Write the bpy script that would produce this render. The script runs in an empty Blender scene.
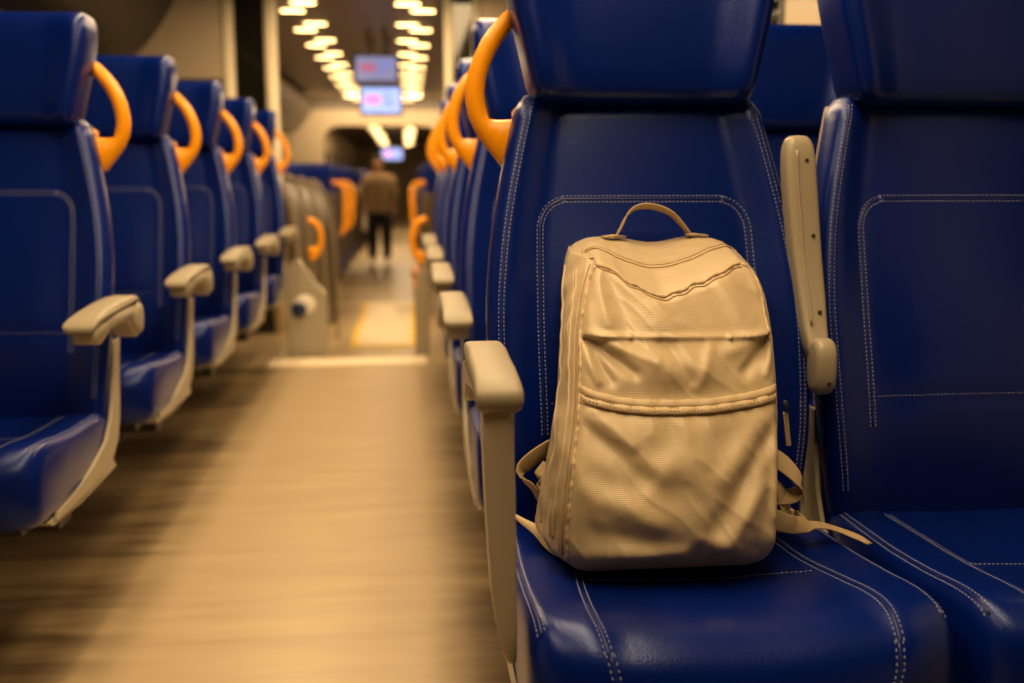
import bpy, bmesh, math, random
from mathutils import Vector, Matrix, noise
from mathutils.bvhtree import BVHTree
from math import sin, cos, pi, radians, sqrt, exp

S = bpy.context.scene
C = S.collection
random.seed(4)

# ------------------------------------------------------------------ camera
cam = bpy.data.cameras.new('camera')
camo = bpy.data.objects.new('camera', cam)
C.objects.link(camo)
camo.location = (0, 0, 1.0)
camo.rotation_euler = (pi/2 - 0.161, 0, -0.103)
cam.sensor_width = 36
cam.lens = 1000/1024*36
cam.clip_start = 0.02
cam.dof.use_dof = True
cam.dof.focus_distance = 1.40
cam.dof.aperture_fstop = 2.4
S.camera = camo
# ------------------------------------------------------------------ world and exposure
w = bpy.data.worlds.new('night')
S.world = w
w.use_nodes = True
w.node_tree.nodes['Background'].inputs[0].default_value = (0.010, 0.010, 0.013, 1)
w.node_tree.nodes['Background'].inputs[1].default_value = 0.5
S.view_settings.view_transform = 'Standard'
S.view_settings.look = 'None'
S.view_settings.gamma = 1
S.view_settings.use_curve_mapping = False
S.view_settings.exposure = 0.05
LAMP_POWER = 15.0
WARM = (1.0, 0.62, 0.24)
def area(name, loc, size, power, rot=(0, 0, 0), col=(1.0, 0.68, 0.35)):
    l = bpy.data.lights.new(name, 'AREA'); l.shape = 'RECTANGLE'; l.size, l.size_y = size
    l.energy = power; l.color = col
    o = bpy.data.objects.new(name, l); C.objects.link(o); o.location = loc; o.rotation_euler = rot
    return o
# unseen area lights, added in place of lamp rows over the near section
area('near_stand_in_left', (-0.66, 3.2, 2.17), (0.14, 6.0), 66)
area('near_stand_in_right', (0.28, 3.2, 2.17), (0.42, 6.0), 112)
area('far_side_fill_left', (-1.45, 9.4, 1.62), (0.10, 5.2), 80, (0, radians(-35), 0))  # added light hidden by the partition, brightens the section beyond
area('far_side_fill_right', (0.87, 9.4, 1.62), (0.10, 5.2), 80, (0, radians(35), 0))  # same added fill on the right, also out of sight
area('far_section_fill', (-0.29, 18.3, 2.12), (1.6, 3.0), 110)  # added fill, out of view above the bulkhead opening
area('far_end_fill', (-0.29, 23.5, 2.12), (1.6, 3.0), 70)  # another added fill, for the far end of the carriage
area('passage_fill', (-0.29, 7.0, 2.18), (1.4, 0.4), 6)  # added fill just past the partition, above the view
area('bulkhead_fill', (-0.29, 14.9, 2.14), (2.4, 0.12), 45, (radians(62), 0, 0))  # added light facing away from the camera, brightens the bulkhead face
# ------------------------------------------------------------------ constants of the place
AX = -0.288            # middle of the aisle
WALL = 1.52            # half width of the carriage
PITCH = 0.85           # distance between seat rows
Y0 = 1.60              # front-most row on the right
CEIL = 2.20
LOW = -0.25            # floor beyond the step
YP = 6.60              # cross partition

# ------------------------------------------------------------------ materials
def mat(name, col, rough=0.5, metal=0.0, spec=0.5, emit=None, estr=0.0, bump=None, var=None, coat=0.0, alpha=None, sheen=0.0):
    m = bpy.data.materials.new(name)
    m.use_nodes = True
    nt = m.node_tree
    b = nt.nodes['Principled BSDF']
    b.inputs['Base Color'].default_value = (*col, 1)
    b.inputs['Roughness'].default_value = rough
    b.inputs['Metallic'].default_value = metal
    b.inputs['Specular IOR Level'].default_value = spec
    b.inputs['Coat Weight'].default_value = coat
    b.inputs['Sheen Weight'].default_value = sheen
    if emit:
        b.inputs['Emission Color'].default_value = (*emit, 1)
        b.inputs['Emission Strength'].default_value = estr
    tc = nt.nodes.new('ShaderNodeTexCoord')
    if var:                       # (scale, amount, detail) colour variation that belongs to the thing
        n = nt.nodes.new('ShaderNodeTexNoise'); n.inputs['Scale'].default_value = var[0]; n.inputs['Detail'].default_value = 4
        nt.links.new(tc.outputs['Object'], n.inputs['Vector'])
        mx = nt.nodes.new('ShaderNodeMix'); mx.data_type = 'RGBA'; mx.blend_type = 'MIX'
        mx.inputs[6].default_value = (*[c*(1-var[1]) for c in col], 1)
        mx.inputs[7].default_value = (*[min(1, c*(1+var[1])) for c in col], 1)
        nt.links.new(n.outputs['Fac'], mx.inputs[0])
        nt.links.new(mx.outputs[2], b.inputs['Base Color'])
    if bump:                      # list of (kind, scale, strength)
        prev = None
        for kind, sc, st in bump:
            if kind == 'noise':
                n = nt.nodes.new('ShaderNodeTexNoise'); n.inputs['Scale'].default_value = sc; n.inputs['Detail'].default_value = 5
                out = n.outputs['Fac']
            elif kind == 'voronoi':
                n = nt.nodes.new('ShaderNodeTexVoronoi'); n.inputs['Scale'].default_value = sc
                out = n.outputs['Distance']
            else:
                n = nt.nodes.new('ShaderNodeTexWave'); n.inputs['Scale'].default_value = sc
                n.bands_direction = kind; n.inputs['Distortion'].default_value = 0.6; n.inputs['Detail'].default_value = 1
                out = n.outputs['Fac']
            nt.links.new(tc.outputs['Object'], n.inputs['Vector'])
            bp = nt.nodes.new('ShaderNodeBump'); bp.inputs['Strength'].default_value = st; bp.inputs['Distance'].default_value = 0.002
            nt.links.new(out, bp.inputs['Height'])
            if prev: nt.links.new(prev, bp.inputs['Normal'])
            prev = bp.outputs['Normal']
        nt.links.new(prev, b.inputs['Normal'])
    return m

M = {}
M['leather'] = mat('blue_leather', (0.0003, 0.0090, 0.130), 0.28, spec=0.50, bump=[('voronoi', 420, 0.10), ('noise', 14, 0.16)], var=(5, 0.22, 3))
M['leather'].node_tree.nodes['Principled BSDF'].inputs['Specular Tint'].default_value = (0.45, 0.58, 1.0, 1)
M['thread'] = mat('pale_thread', (0.24, 0.28, 0.46), 0.7)
M['piping'] = mat('blue_seam', (0.001, 0.010, 0.13), 0.35)
M['plastic'] = mat('beige_plastic', (0.36, 0.315, 0.235), 0.38, bump=[('noise', 300, 0.08)])
M['rubber'] = mat('armrest_skin', (0.265, 0.23, 0.165), 0.5, bump=[('noise', 500, 0.12)])
M['orange'] = mat('orange_plastic', (0.90, 0.345, 0.001), 0.34)
M['screw'] = mat('dark_steel', (0.10, 0.08, 0.06), 0.35, metal=0.8)
M['frame'] = mat('dark_frame', (0.03, 0.028, 0.026), 0.5)
M['fabric'] = mat('khaki_nylon', (0.48, 0.385, 0.245), 0.38, spec=0.5, sheen=0.1, bump=[('Z', 150, 0.15), ('X', 190, 0.08), ('noise', 30, 0.20)], var=(6, 0.05, 3))
M['fabric_band'] = mat('khaki_trim', (0.48, 0.375, 0.235), 0.52, bump=[('X', 160, 0.10)])
M['web'] = mat('khaki_webbing', (0.46, 0.35, 0.20), 0.6, bump=[('X', 260, 0.35), ('Z', 260, 0.3)])
M['thread_khaki'] = mat('khaki_thread', (0.34, 0.235, 0.12), 0.7)
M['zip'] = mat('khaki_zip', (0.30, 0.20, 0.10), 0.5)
M['wall'] = mat('beige_wall', (0.50, 0.41, 0.29), 0.5, bump=[('noise', 60, 0.05)])
M['cream'] = mat('cream_metal', (0.86, 0.76, 0.56), 0.35)
M['ceiling'] = mat('brown_ceiling', (0.10, 0.072, 0.05), 0.42)
M['rack'] = mat('dark_rack', (0.012, 0.010, 0.008), 0.3)
M['glass_dark'] = mat('night_glass', (0.010, 0.010, 0.006), 0.06, spec=0.6)
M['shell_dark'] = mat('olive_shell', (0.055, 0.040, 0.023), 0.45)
M['rib'] = mat('olive_rib', (0.26, 0.20, 0.12), 0.4)
M['skin'] = mat('skin', (0.60, 0.33, 0.20), 0.5)
M['jacket'] = mat('brown_jacket', (0.36, 0.25, 0.14), 0.8)
M['trousers'] = mat('navy_trousers', (0.012, 0.014, 0.03), 0.8)
M['hair'] = mat('dark_hair', (0.02, 0.014, 0.01), 0.6)
M['yellow'] = mat('yellow_edge', (0.75, 0.50, 0.03), 0.5)
M['plate'] = mat('ribbed_plate', (0.72, 0.62, 0.44), 0.4, bump=[('X', 40, 0.2)])
M['navy'] = mat('navy_button', (0.01, 0.02, 0.09), 0.3)
M['white'] = mat('white_disc', (0.75, 0.70, 0.62), 0.4)
M['diffuser'] = mat('lamp_diffuser', (0.8, 0.8, 0.8), 0.4, emit=WARM, estr=LAMP_POWER)
M['red'] = mat('red_print', (0.8, 0.02, 0.1), 0.4, emit=(1.0, 0.06, 0.22), estr=1.6)

def screen_mat():
    m = mat('display_glow', (0.02, 0.02, 0.03), 0.2, emit=(0.42, 0.52, 1.0), estr=1.35)
    return m
M['screen'] = screen_mat()
M['screen_dim'] = mat('display_glow_dim', (0.02, 0.02, 0.03), 0.2, emit=(0.30, 0.30, 0.55), estr=0.75)
M['red_dim'] = mat('red_print_dim', (0.3, 0.02, 0.05), 0.4, emit=(1.0, 0.10, 0.22), estr=0.45)
M['screen_print'] = mat('display_text', (0.02, 0.02, 0.03), 0.2, emit=(0.12, 0.16, 0.75), estr=1.1)

def floor_mat(name, c0, c1, side=None):
    m = bpy.data.materials.new(name); m.use_nodes = True
    nt = m.node_tree; b = nt.nodes['Principled BSDF']
    tc = nt.nodes.new('ShaderNodeTexCoord')
    mp = nt.nodes.new('ShaderNodeMapping'); mp.inputs['Scale'].default_value = (1.2, 9.0, 1)
    nt.links.new(tc.outputs['Object'], mp.inputs['Vector'])
    n = nt.nodes.new('ShaderNodeTexNoise'); n.inputs['Scale'].default_value = 1.6; n.inputs['Detail'].default_value = 6
    nt.links.new(mp.outputs['Vector'], n.inputs['Vector'])
    r = nt.nodes.new('ShaderNodeValToRGB')
    r.color_ramp.elements[0].position = 0.30; r.color_ramp.elements[0].color = (*c0, 1)
    r.color_ramp.elements[1].position = 0.75; r.color_ramp.elements[1].color = (*c1, 1)
    nt.links.new(n.outputs['Fac'], r.inputs['Fac'])
    if side:      # the aisle runner is paler than the brown floor under the seats, with a soft border
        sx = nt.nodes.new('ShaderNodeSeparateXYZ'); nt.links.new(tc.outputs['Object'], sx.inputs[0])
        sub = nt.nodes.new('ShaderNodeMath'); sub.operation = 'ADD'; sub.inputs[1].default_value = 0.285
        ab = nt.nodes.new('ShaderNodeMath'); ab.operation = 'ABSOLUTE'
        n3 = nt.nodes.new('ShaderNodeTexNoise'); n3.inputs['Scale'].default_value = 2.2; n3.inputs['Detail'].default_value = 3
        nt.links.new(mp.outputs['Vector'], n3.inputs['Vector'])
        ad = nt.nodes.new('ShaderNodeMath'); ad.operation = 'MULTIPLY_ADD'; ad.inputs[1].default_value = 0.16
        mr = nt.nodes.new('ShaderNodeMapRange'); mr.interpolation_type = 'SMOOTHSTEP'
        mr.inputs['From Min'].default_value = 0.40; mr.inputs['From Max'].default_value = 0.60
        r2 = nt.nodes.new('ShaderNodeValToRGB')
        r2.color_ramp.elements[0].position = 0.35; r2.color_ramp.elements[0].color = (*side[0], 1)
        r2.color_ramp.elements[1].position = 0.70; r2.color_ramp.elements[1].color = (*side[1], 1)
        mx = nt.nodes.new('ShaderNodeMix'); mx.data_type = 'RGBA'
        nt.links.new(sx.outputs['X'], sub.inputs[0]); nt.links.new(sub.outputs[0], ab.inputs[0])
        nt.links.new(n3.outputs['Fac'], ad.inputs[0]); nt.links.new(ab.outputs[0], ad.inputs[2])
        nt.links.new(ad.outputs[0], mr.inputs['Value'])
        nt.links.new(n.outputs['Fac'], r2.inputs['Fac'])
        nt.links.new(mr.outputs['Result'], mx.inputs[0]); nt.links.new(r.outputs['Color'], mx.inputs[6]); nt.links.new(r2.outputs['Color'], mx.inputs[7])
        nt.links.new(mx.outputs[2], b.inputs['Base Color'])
    else:
        nt.links.new(r.outputs['Color'], b.inputs['Base Color'])
    b.inputs['Roughness'].default_value = 0.33
    bp = nt.nodes.new('ShaderNodeBump'); bp.inputs['Strength'].default_value = 0.08; bp.inputs['Distance'].default_value = 0.004
    n2 = nt.nodes.new('ShaderNodeTexNoise'); n2.inputs['Scale'].default_value = 60
    nt.links.new(tc.outputs['Object'], n2.inputs['Vector'])
    nt.links.new(n2.outputs['Fac'], bp.inputs['Height']); nt.links.new(bp.outputs['Normal'], b.inputs['Normal'])
    return m
M['floor'] = floor_mat('vinyl_floor', (0.30, 0.225, 0.135), (0.43, 0.33, 0.205))
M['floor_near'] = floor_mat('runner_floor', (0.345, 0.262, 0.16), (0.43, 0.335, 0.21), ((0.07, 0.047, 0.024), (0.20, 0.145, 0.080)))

# ------------------------------------------------------------------ mesh helpers
def obj(name, bm, m, parent=None, smooth=True, bevel=None, weld=False):
    if weld: bmesh.ops.remove_doubles(bm, verts=bm.verts, dist=1e-5)
    bmesh.ops.recalc_face_normals(bm, faces=bm.faces)
    me = bpy.data.meshes.new(name)
    bm.to_mesh(me); bm.free()
    me.materials.append(m)
    for p in me.polygons: p.use_smooth = smooth
    o = bpy.data.objects.new(name, me)
    C.objects.link(o)
    if parent: o.parent = parent
    if bevel:
        md = o.modifiers.new('bevel', 'BEVEL'); md.width = bevel; md.segments = 3; md.limit_method = 'ANGLE'; md.angle_limit = radians(35)
        try:
            md.harden_normals = True
        except Exception: pass
    return o

def thing(name, label, cat, loc=(0, 0, 0), rotz=0.0, group=None):
    o = bpy.data.objects.new(name, None); C.objects.link(o)
    o.empty_display_size = 0.05
    o.location = loc; o.rotation_euler = (0, 0, rotz)
    o['label'] = label; o['category'] = cat
    if group: o['group'] = group
    return o

def tag(o, label, cat, group=None):
    o['label'] = label; o['category'] = cat
    if group: o['group'] = group
    return o

def struct(name, bm, m, parent=None, smooth=False, bevel=None):
    o = obj(name, bm, m, parent, smooth, bevel)
    if parent is None: o['kind'] = 'structure'
    return o

def copy_tree(o, parent=None):
    c = o.copy(); C.objects.link(c)
    if parent: c.parent = parent
    for ch in list(o.children): copy_tree(ch, c)
    return c

def box(bm, x0, x1, y0, y1, z0, z1):
    vs = [bm.verts.new(p) for p in ((x0,y0,z0),(x1,y0,z0),(x1,y1,z0),(x0,y1,z0),(x0,y0,z1),(x1,y0,z1),(x1,y1,z1),(x0,y1,z1))]
    for f in ((0,3,2,1),(4,5,6,7),(0,1,5,4),(1,2,6,5),(2,3,7,6),(3,0,4,7)): bm.faces.new([vs[i] for i in f])
    return bm

def nb(*a):
    bm = bmesh.new()
    return box(bm, *a) if a else bm

def loft(bm, rings, cap0=True, cap1=True, closed=True):
    vr = [[bm.verts.new(p) for p in r] for r in rings]
    n = len(rings[0])
    for a, b in zip(vr, vr[1:]):
        for i in range(n if closed else n-1):
            j = (i+1) % n
            bm.faces.new((a[i], a[j], b[j], b[i]))
    if cap0: bm.faces.new(vr[0][::-1])
    if cap1: bm.faces.new(vr[-1])
    return vr

def tube(bm, pts, r, n=8, caps=True):
    pts = [Vector(p) for p in pts]
    rings = []
    up = None
    for i, p in enumerate(pts):
        t = (pts[min(i+1, len(pts)-1)] - pts[max(i-1, 0)]).normalized()
        if up is None:
            up = Vector((0, 0, 1)) if abs(t.z) < 0.9 else Vector((0, 1, 0))
        s = t.cross(up).normalized(); up = s.cross(t).normalized()
        rr = r[i] if isinstance(r, (list, tuple)) else r
        rings.append([p + rr*(cos(2*pi*k/n)*s + sin(2*pi*k/n)*up) for k in range(n)])
    return loft(bm, rings, caps, caps)

def prism(bm, poly, a0, a1, axis='X'):
    """poly = 2D outline; extruded along the axis between a0 and a1"""
    def mk(p, a):
        if axis == 'X': return (a, p[0], p[1])
        if axis == 'Y': return (p[0], a, p[1])
        return (p[0], p[1], a)
    loft(bm, [[mk(p, a0) for p in poly], [mk(p, a1) for p in poly]])
    return bm

def interp(x, xs, ys):
    if x <= xs[0]: return ys[0]
    for i in range(len(xs)-1):
        if x <= xs[i+1]:
            t = (x-xs[i])/(xs[i+1]-xs[i])
            # catmull-like smooth tangents
            m0 = (ys[i+1]-ys[max(i-1,0)])/(xs[i+1]-xs[max(i-1,0)])
            m1 = (ys[min(i+2,len(ys)-1)]-ys[i])/(xs[min(i+2,len(ys)-1)]-xs[i])
            h = xs[i+1]-xs[i]
            return (2*t**3-3*t*t+1)*ys[i]+(t**3-2*t*t+t)*h*m0+(-2*t**3+3*t*t)*ys[i+1]+(t**3-t*t)*h*m1
    return ys[-1]

def sstep(a, b, x):
    t = max(0, min(1, (x-a)/(b-a))); return t*t*(3-2*t)

def spline(pts, step=0.01, closed=False):
    """catmull-rom through the points, resampled at even steps"""
    P = [Vector(p) for p in pts]
    out = []
    n = len(P)
    for i in range(n-1):
        p0 = P[i-1] if i > 0 else P[i]*2-P[i+1]; p1 = P[i]; p2 = P[i+1]; p3 = P[i+2] if i+2 < n else P[i+1]*2-P[i]
        for k in range(24):
            t = k/24
            out.append(0.5*((2*p1)+(p2-p0)*t+(2*p0-5*p1+4*p2-p3)*t*t+(3*p1-p0-3*p2+p3)*t**3))
    out.append(P[-1])
    res = [out[0]]; acc = 0
    for a, b in zip(out, out[1:]):
        seg = (b-a).length; d = 0
        while acc + seg - d >= step:
            d += step-acc; acc = 0
            res.append(a.lerp(b, d/seg))
        acc += seg-d
    return res

def round_corners(pts, r, k=5):
    """2D/3D open polyline with rounded corners"""
    P = [Vector(p) for p in pts]; out = [P[0]]
    for i in range(1, len(P)-1):
        a, b, c = P[i-1], P[i], P[i+1]
        d1 = (a-b); d2 = (c-b); rr = min(r, d1.length*.49, d2.length*.49)
        p = b+d1.normalized()*rr; q = b+d2.normalized()*rr
        for j in range(k+1):
            t = j/k; out.append((1-t)**2*p+2*t*(1-t)*b+t*t*q)
    out.append(P[-1]); return out

def bvh_of(bm):
    bm.normal_update(); bm.faces.ensure_lookup_table(); return BVHTree.FromBMesh(bm)

def project(bvh, pts, direction, back=1.0):
    d = Vector(direction); res = []
    for p in pts:
        h = bvh.ray_cast(Vector(p)-d*back, d, 3.0)
        if h[0] is not None: res.append((h[0], h[1] if h[1].dot(d) < 0 else -h[1]))
        else: res.append(None)
    return res

def runs(hits):
    cur = []
    for h in hits:
        if h is None:
            if len(cur) > 1: yield cur
            cur = []
        else: cur.append(h)
    if len(cur) > 1: yield cur

def dashes(bm, hits, length=0.0042, wd=0.0008, ht=0.0009, every=1):
    for run in runs(hits):
        for i in range(0, len(run)-1, every):
            p, n = run[i]; q = run[i+1][0]
            t = (q-p)
            if t.length < 1e-6 or t.length > 0.05: continue
            t.normalize(); s = t.cross(n).normalized()
            a = p - n*0.0004; e = p + t*length - n*0.0004
            vs = []
            for base, k in ((a, 0.4), (p.lerp(e, .25), 1), (p.lerp(e, .75), 1), (e, 0.4)):
                for sx, sz in ((-1, 0), (-.6, 1), (.6, 1), (1, 0)):
                    vs.append(bm.verts.new(base+s*sx*wd*(0.6+.4*k)+n*(sz*ht*k)))
            for k in range(3):
                for j in range(3):
                    bm.faces.new((vs[k*4+j], vs[k*4+j+1], vs[k*4+5+j], vs[k*4+4+j]))

def seam_tube(bm, hits, r=0.0016, lift=0.0):
    for run in runs(hits):
        tube(bm, [p+n*lift for p, n in run], r, 6)

def ribbon(bm, pts, widths, width_dir, th=0.0018):
    """flat strap through 3D points; width_dir: Vector or list of Vectors"""
    P = [Vector(p) for p in pts]; rings = []
    for i, p in enumerate(P):
        t = (P[min(i+1, len(P)-1)]-P[max(i-1, 0)]).normalized()
        wd = Vector(width_dir[i] if isinstance(width_dir, list) else width_dir)
        wd = (wd - t*wd.dot(t)).normalized(); n = t.cross(wd).normalized()
        ww = (widths[i] if isinstance(widths, list) else widths)/2
        rings.append([p+wd*ww*a+n*th/2*b for a, b in ((-1, .4), (-.9, 1), (.9, 1), (1, .4), (1, -.4), (.9, -1), (-.9, -1), (-1, -.4))])
    loft(bm, rings)
    return bm

# ================================================================== THE SETTING
XL, XR = AX-WALL, AX+WALL
YB, YF = -3.0, 38.0
# floor: a platform under the seats with a step down in the aisle
SX0, SX1 = AX-0.36, AX+0.36
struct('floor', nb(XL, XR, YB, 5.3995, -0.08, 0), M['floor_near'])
f = nb(XL, SX0-0.121, 5.400, YP+0.12, -0.30, 0); struct('floor', f, M['floor'])
f = nb(SX1+0.021, XR, 5.400, YP+0.12, -0.30, 0); struct('floor', f, M['floor'])
f = nb(SX0-0.12, SX1+0.02, 5.621, YP+0.12, LOW-0.06, LOW)
box(f, SX0, SX1, YP+0.121, 38.0, LOW-0.06, LOW)
box(f, XL, SX0-0.001, YP+0.121, 38.0, LOW-0.06, LOW); box(f, SX1+0.001, XR, YP+0.121, 38.0, LOW-0.06, LOW)
struct('floor', f, M['floor'])
struct('trim_1', nb(SX0-0.12, SX1+0.02, 5.40, 5.62, LOW, 0.008), M['cream'], bevel=0.004)
# walls with window bands
def side_wall(name, x, s):
    bm = bmesh.new()
    t = 0.06*s
    a, b = sorted((x, x+t))
    box(bm, a, b, YB, YF, LOW, 0.95)
    box(bm, a, b, YB, YF, 1.62, CEIL+0.1)
    y = YB
    wins = []
    while y < YF-1.5:
        box(bm, a, b, y, y+0.40, 0.9501, 1.6199)
        wins.append((y+0.4002, y+1.9598))
        y += 1.96
    box(bm, a, b, y, YF, 0.9501, 1.6199)
    struct(name, bm, M['wall'])
    return wins
wl = side_wall('wall_left', XL, -1)
wr = side_wall('wall_right', XR, 1)
k = 1
for wins, x, s in ((wl, XL, -1), (wr, XR, 1)):
    for y0, y1 in wins:
        if y1 < 0.5 or y0 > 16: continue
        o = struct('window_%d' % k, nb(min(x+.03*s, x+.04*s), max(x+.03*s, x+.04*s), y0+.001, y1-.001, .951, 1.619), M['glass_dark'])
        fr = bmesh.new(); a, b = sorted((x-.006*s, x+.028*s))
        box(fr, a, b, y0+.001, y0+.035, .951, 1.619); box(fr, a, b, y1-.035, y1-.001, .951, 1.619)
        box(fr, a, b, y0+.036, y1-.036, .951, .985); box(fr, a, b, y0+.036, y1-.036, 1.585, 1.619)
        obj('window_frame', fr, M['frame'], o, smooth=False)
        k += 1
struct('ceiling', nb(XL, XR, YB, YF, CEIL, CEIL+0.06), M['ceiling'])
struct('wall_back', nb(XL, XR, YB-0.06, YB, 0, CEIL), M['ceiling'])
struct('wall_front', nb(XL, XR, YF, YF+0.06, LOW, CEIL), M['wall'])
struct('baseboard_left', nb(XL, XL+0.03, YB, 5.5, 0.001, 0.10), M['frame'])
struct('baseboard_right', nb(XR-0.03, XR, YB, 5.5, 0.001, 0.10), M['frame'])

# cross partition with posts and dark glass
for s, nm in ((-1, 'left'), (1, 'right')):
    def X(d): return AX+s*d
    def bx(d0, d1, z0, z1, y0=YP, y1=YP+0.05):
        a, b = sorted((X(d0), X(d1))); return nb(a, b, y0, y1, z0, z1)
    d_in = 0.855 if s < 0 else 0.775
    pn = bx(d_in if s > 0 else d_in, WALL-0.001, 1.62, CEIL-0.001)
    struct('wall_partition_%s' % nm, pn, M['wall'], bevel=0.004)
    struct('trim_%d' % (2 if s < 0 else 3), bx(d_in, WALL-0.001, 0.001, 1.618, YP+0.01, YP+0.04), M['shell_dark'])
    # glass pane between the posts
    g = struct('window_%d' % (90 if s < 0 else 91), bx(0.592, d_in-0.082 if s < 0 else d_in-0.062, 0.001, CEIL-0.001, YP+0.02, YP+0.028), M['glass_dark'])
    r_in = 0.040 if s < 0 else 0.028
    for dd, nmr in ((0.592-r_in, 0), (d_in-0.04 if s < 0 else d_in-0.03, 1)):
        z0 = 0.0 if True else 0
        bm = bmesh.new()
        w_ = r_in if nmr == 0 else (0.04 if s < 0 else 0.03)
        loft(bm, [[(X(dd)+w_*cos(2*pi*i/20), YP+0.025+w_*sin(2*pi*i/20), zz) for i in range(20)] for zz in (z0, CEIL-0.001)])
        o = obj('partition_post', bm, M['cream'])
        side = 'left' if s < 0 else 'right'
        which = 'beside the open passage' if nmr == 0 else 'against the beige wall panel'
        tag(o, 'cream floor to ceiling post %s, %s of the aisle' % (which, side), 'post')

# luggage racks along the walls
def rack(x, s, y0, y1, label):
    t = thing('luggage_rack', label, 'luggage rack', (x, y0, 0))
    prof = [(0.002, 1.66), (0.10, 1.71), (0.22, 1.82), (0.32, 1.95), (0.385, 2.06), (0.40, 2.10), (0.385, 2.115), (0.36, 2.08), (0.28, 1.97), (0.18, 1.86), (0.08, 1.77), (0.002, 1.74)]
    bm = bmesh.new(); prism(bm, [(a*-s, b) for a, b in prof], 0, y1-y0, 'Y')
    obj('rack_shelf', bm, M['rack'], t)
    bm = bmesh.new(); tube(bm, [(-s*0.405, 0, 2.108), (-s*0.405, y1-y0, 2.108)], 0.014, 10)
    obj('front_rail', bm, M['plastic'], t)
    for yy in (0.02, (y1-y0)/2, y1-y0-0.05):
        bm = bmesh.new(); prism(bm, [(-s*0.002, 1.745), (-s*0.08, 1.775), (-s*0.18, 1.865), (-s*0.28, 1.975), (-s*0.30, 2.02), (-s*0.20, 1.93), (-s*0.10, 1.87), (-s*0.002, 1.85)], yy, yy+0.03, 'Y')
        obj('bracket', bm, M['plastic'], t)
rack(XL, -1, -1.0, YP-0.01, 'dark overhead luggage rack high on the left wall before the cross partition')
rack(XR, 1, -1.0, YP-0.01, 'dark overhead luggage rack high on the right wall before the cross partition')
rack(XL, -1, YP+0.2, 15.9, 'long dark overhead luggage rack on the left wall beyond the cross partition')
rack(XR, 1, YP+0.2, 15.9, 'long dark overhead luggage rack on the right wall beyond the cross partition')

# bulkhead with an arched opening, far down the carriage
bm = bmesh.new()
XLb, XRb = AX-1.02, AX+0.85
outer = [(XL+.001, LOW+.001), (XL+.001, 2.06), (XR-.001, 2.06), (XR-.001, LOW+.001)]
inner = [(XLb, LOW+.001)] + [(XLb+0.30-0.30*cos(a), 1.52+0.30*sin(a)) for a in [pi/2*i/8 for i in range(9)]] + \
        [(XRb-0.30+0.30*sin(a), 1.52+0.30*cos(a)) for a in [pi/2*i/8 for i in range(9)]] + [(XRb, LOW+.001)]
poly = outer[:1]+outer[1:3]+outer[3:]+inner[::-1]
prism(bm, poly, 16.0, 16.25, 'Y')
struct('wall_bulkhead', bm, M['wall'], bevel=0.01)
struct('wall_bulkhead_top', nb(XL+.001, XR-.001, 16.05, 16.2, 2.062, CEIL-.001), M['ceiling'])
# rear car side walls in the second opening


# ================================================================== LAMPS (the light of the place)
def make_lamp():
    t = thing('ceiling_lamp', '', 'lamp')
    bm = bmesh.new(); n = 24
    def st(hw, hl, z):   # stadium
        pts = []
        for i in range(n):
            a = 2*pi*i/n; c = cos(a); s_ = sin(a)
            pts.append(((hl-hw)*(1 if c >= 0 else -1)+hw*c, hw*s_, z))
        return pts
    loft(bm, [st(0.030, 0.098, -0.0005), st(0.030, 0.098, -0.008), st(0.026, 0.094, -0.012), st(0.020, 0.086, -0.012), st(0.019, 0.085, -0.006)], True, True)
    obj('housing', bm, M['cream'], t)
    bm = bmesh.new()
    loft(bm, [st(0.0185, 0.0845, -0.007), st(0.0185, 0.0845, -0.013), st(0.014, 0.079, -0.017)], True, True)
    obj('diffuser', bm, M['diffuser'], t)
    return t
ORD = ['first', 'second', 'third', 'fourth', 'fifth', 'sixth', 'seventh', 'eighth', 'ninth', 'tenth', 'eleventh', 'twelfth', 'thirteenth']
lamp0 = make_lamp(); first = True
cols = [(-0.795, 7.557, 'outer left'), (-0.69, 7.22, 'inner left'), (0.022, 7.20, 'inner right'), (0.130, 7.48, 'outer right')]
for cx, yref, nm in cols:
    kk = 0; seen = 0
    while yref+kk*0.94 < 36.5:
        y = yref+kk*0.94
        kk += 1
        if abs(y-16.1) < 0.25 or abs(y-YP-0.025) < 0.1 or 16 < y < 22.5: continue
        o = lamp0 if first else copy_tree(lamp0)
        first = False
        o.location = (cx, y, CEIL)
        seen += 1
        if y < 16:
            o['label'] = 'oval warm ceiling lamp, %s from the camera in the %s row past the posts' % (ORD[seen-1], nm)
            o['group'] = 'ceiling lamps of the %s row before the bulkhead' % nm
        else:
            if seen > 99: break
            o['label'] = 'tiny blurred ceiling lamp of the %s row beyond the far bulkhead' % nm
            o['group'] = 'ceiling lamps of the %s row beyond the bulkhead' % nm

# ================================================================== SEATS
def f_back(z): return interp(z, [.40, .50, .60, .70, .80, .95, 1.13, 1.20], [-.078, -.080, -.074, -.052, -.022, .028, .078, .095])
def w_back(z): return interp(z, [.40, .50, .60, .70, .80, .90, .98, 1.06, 1.13, 1.20], [.243, .248, .258, .262, .262, .252, .238, .220, .203, .19])

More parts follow.
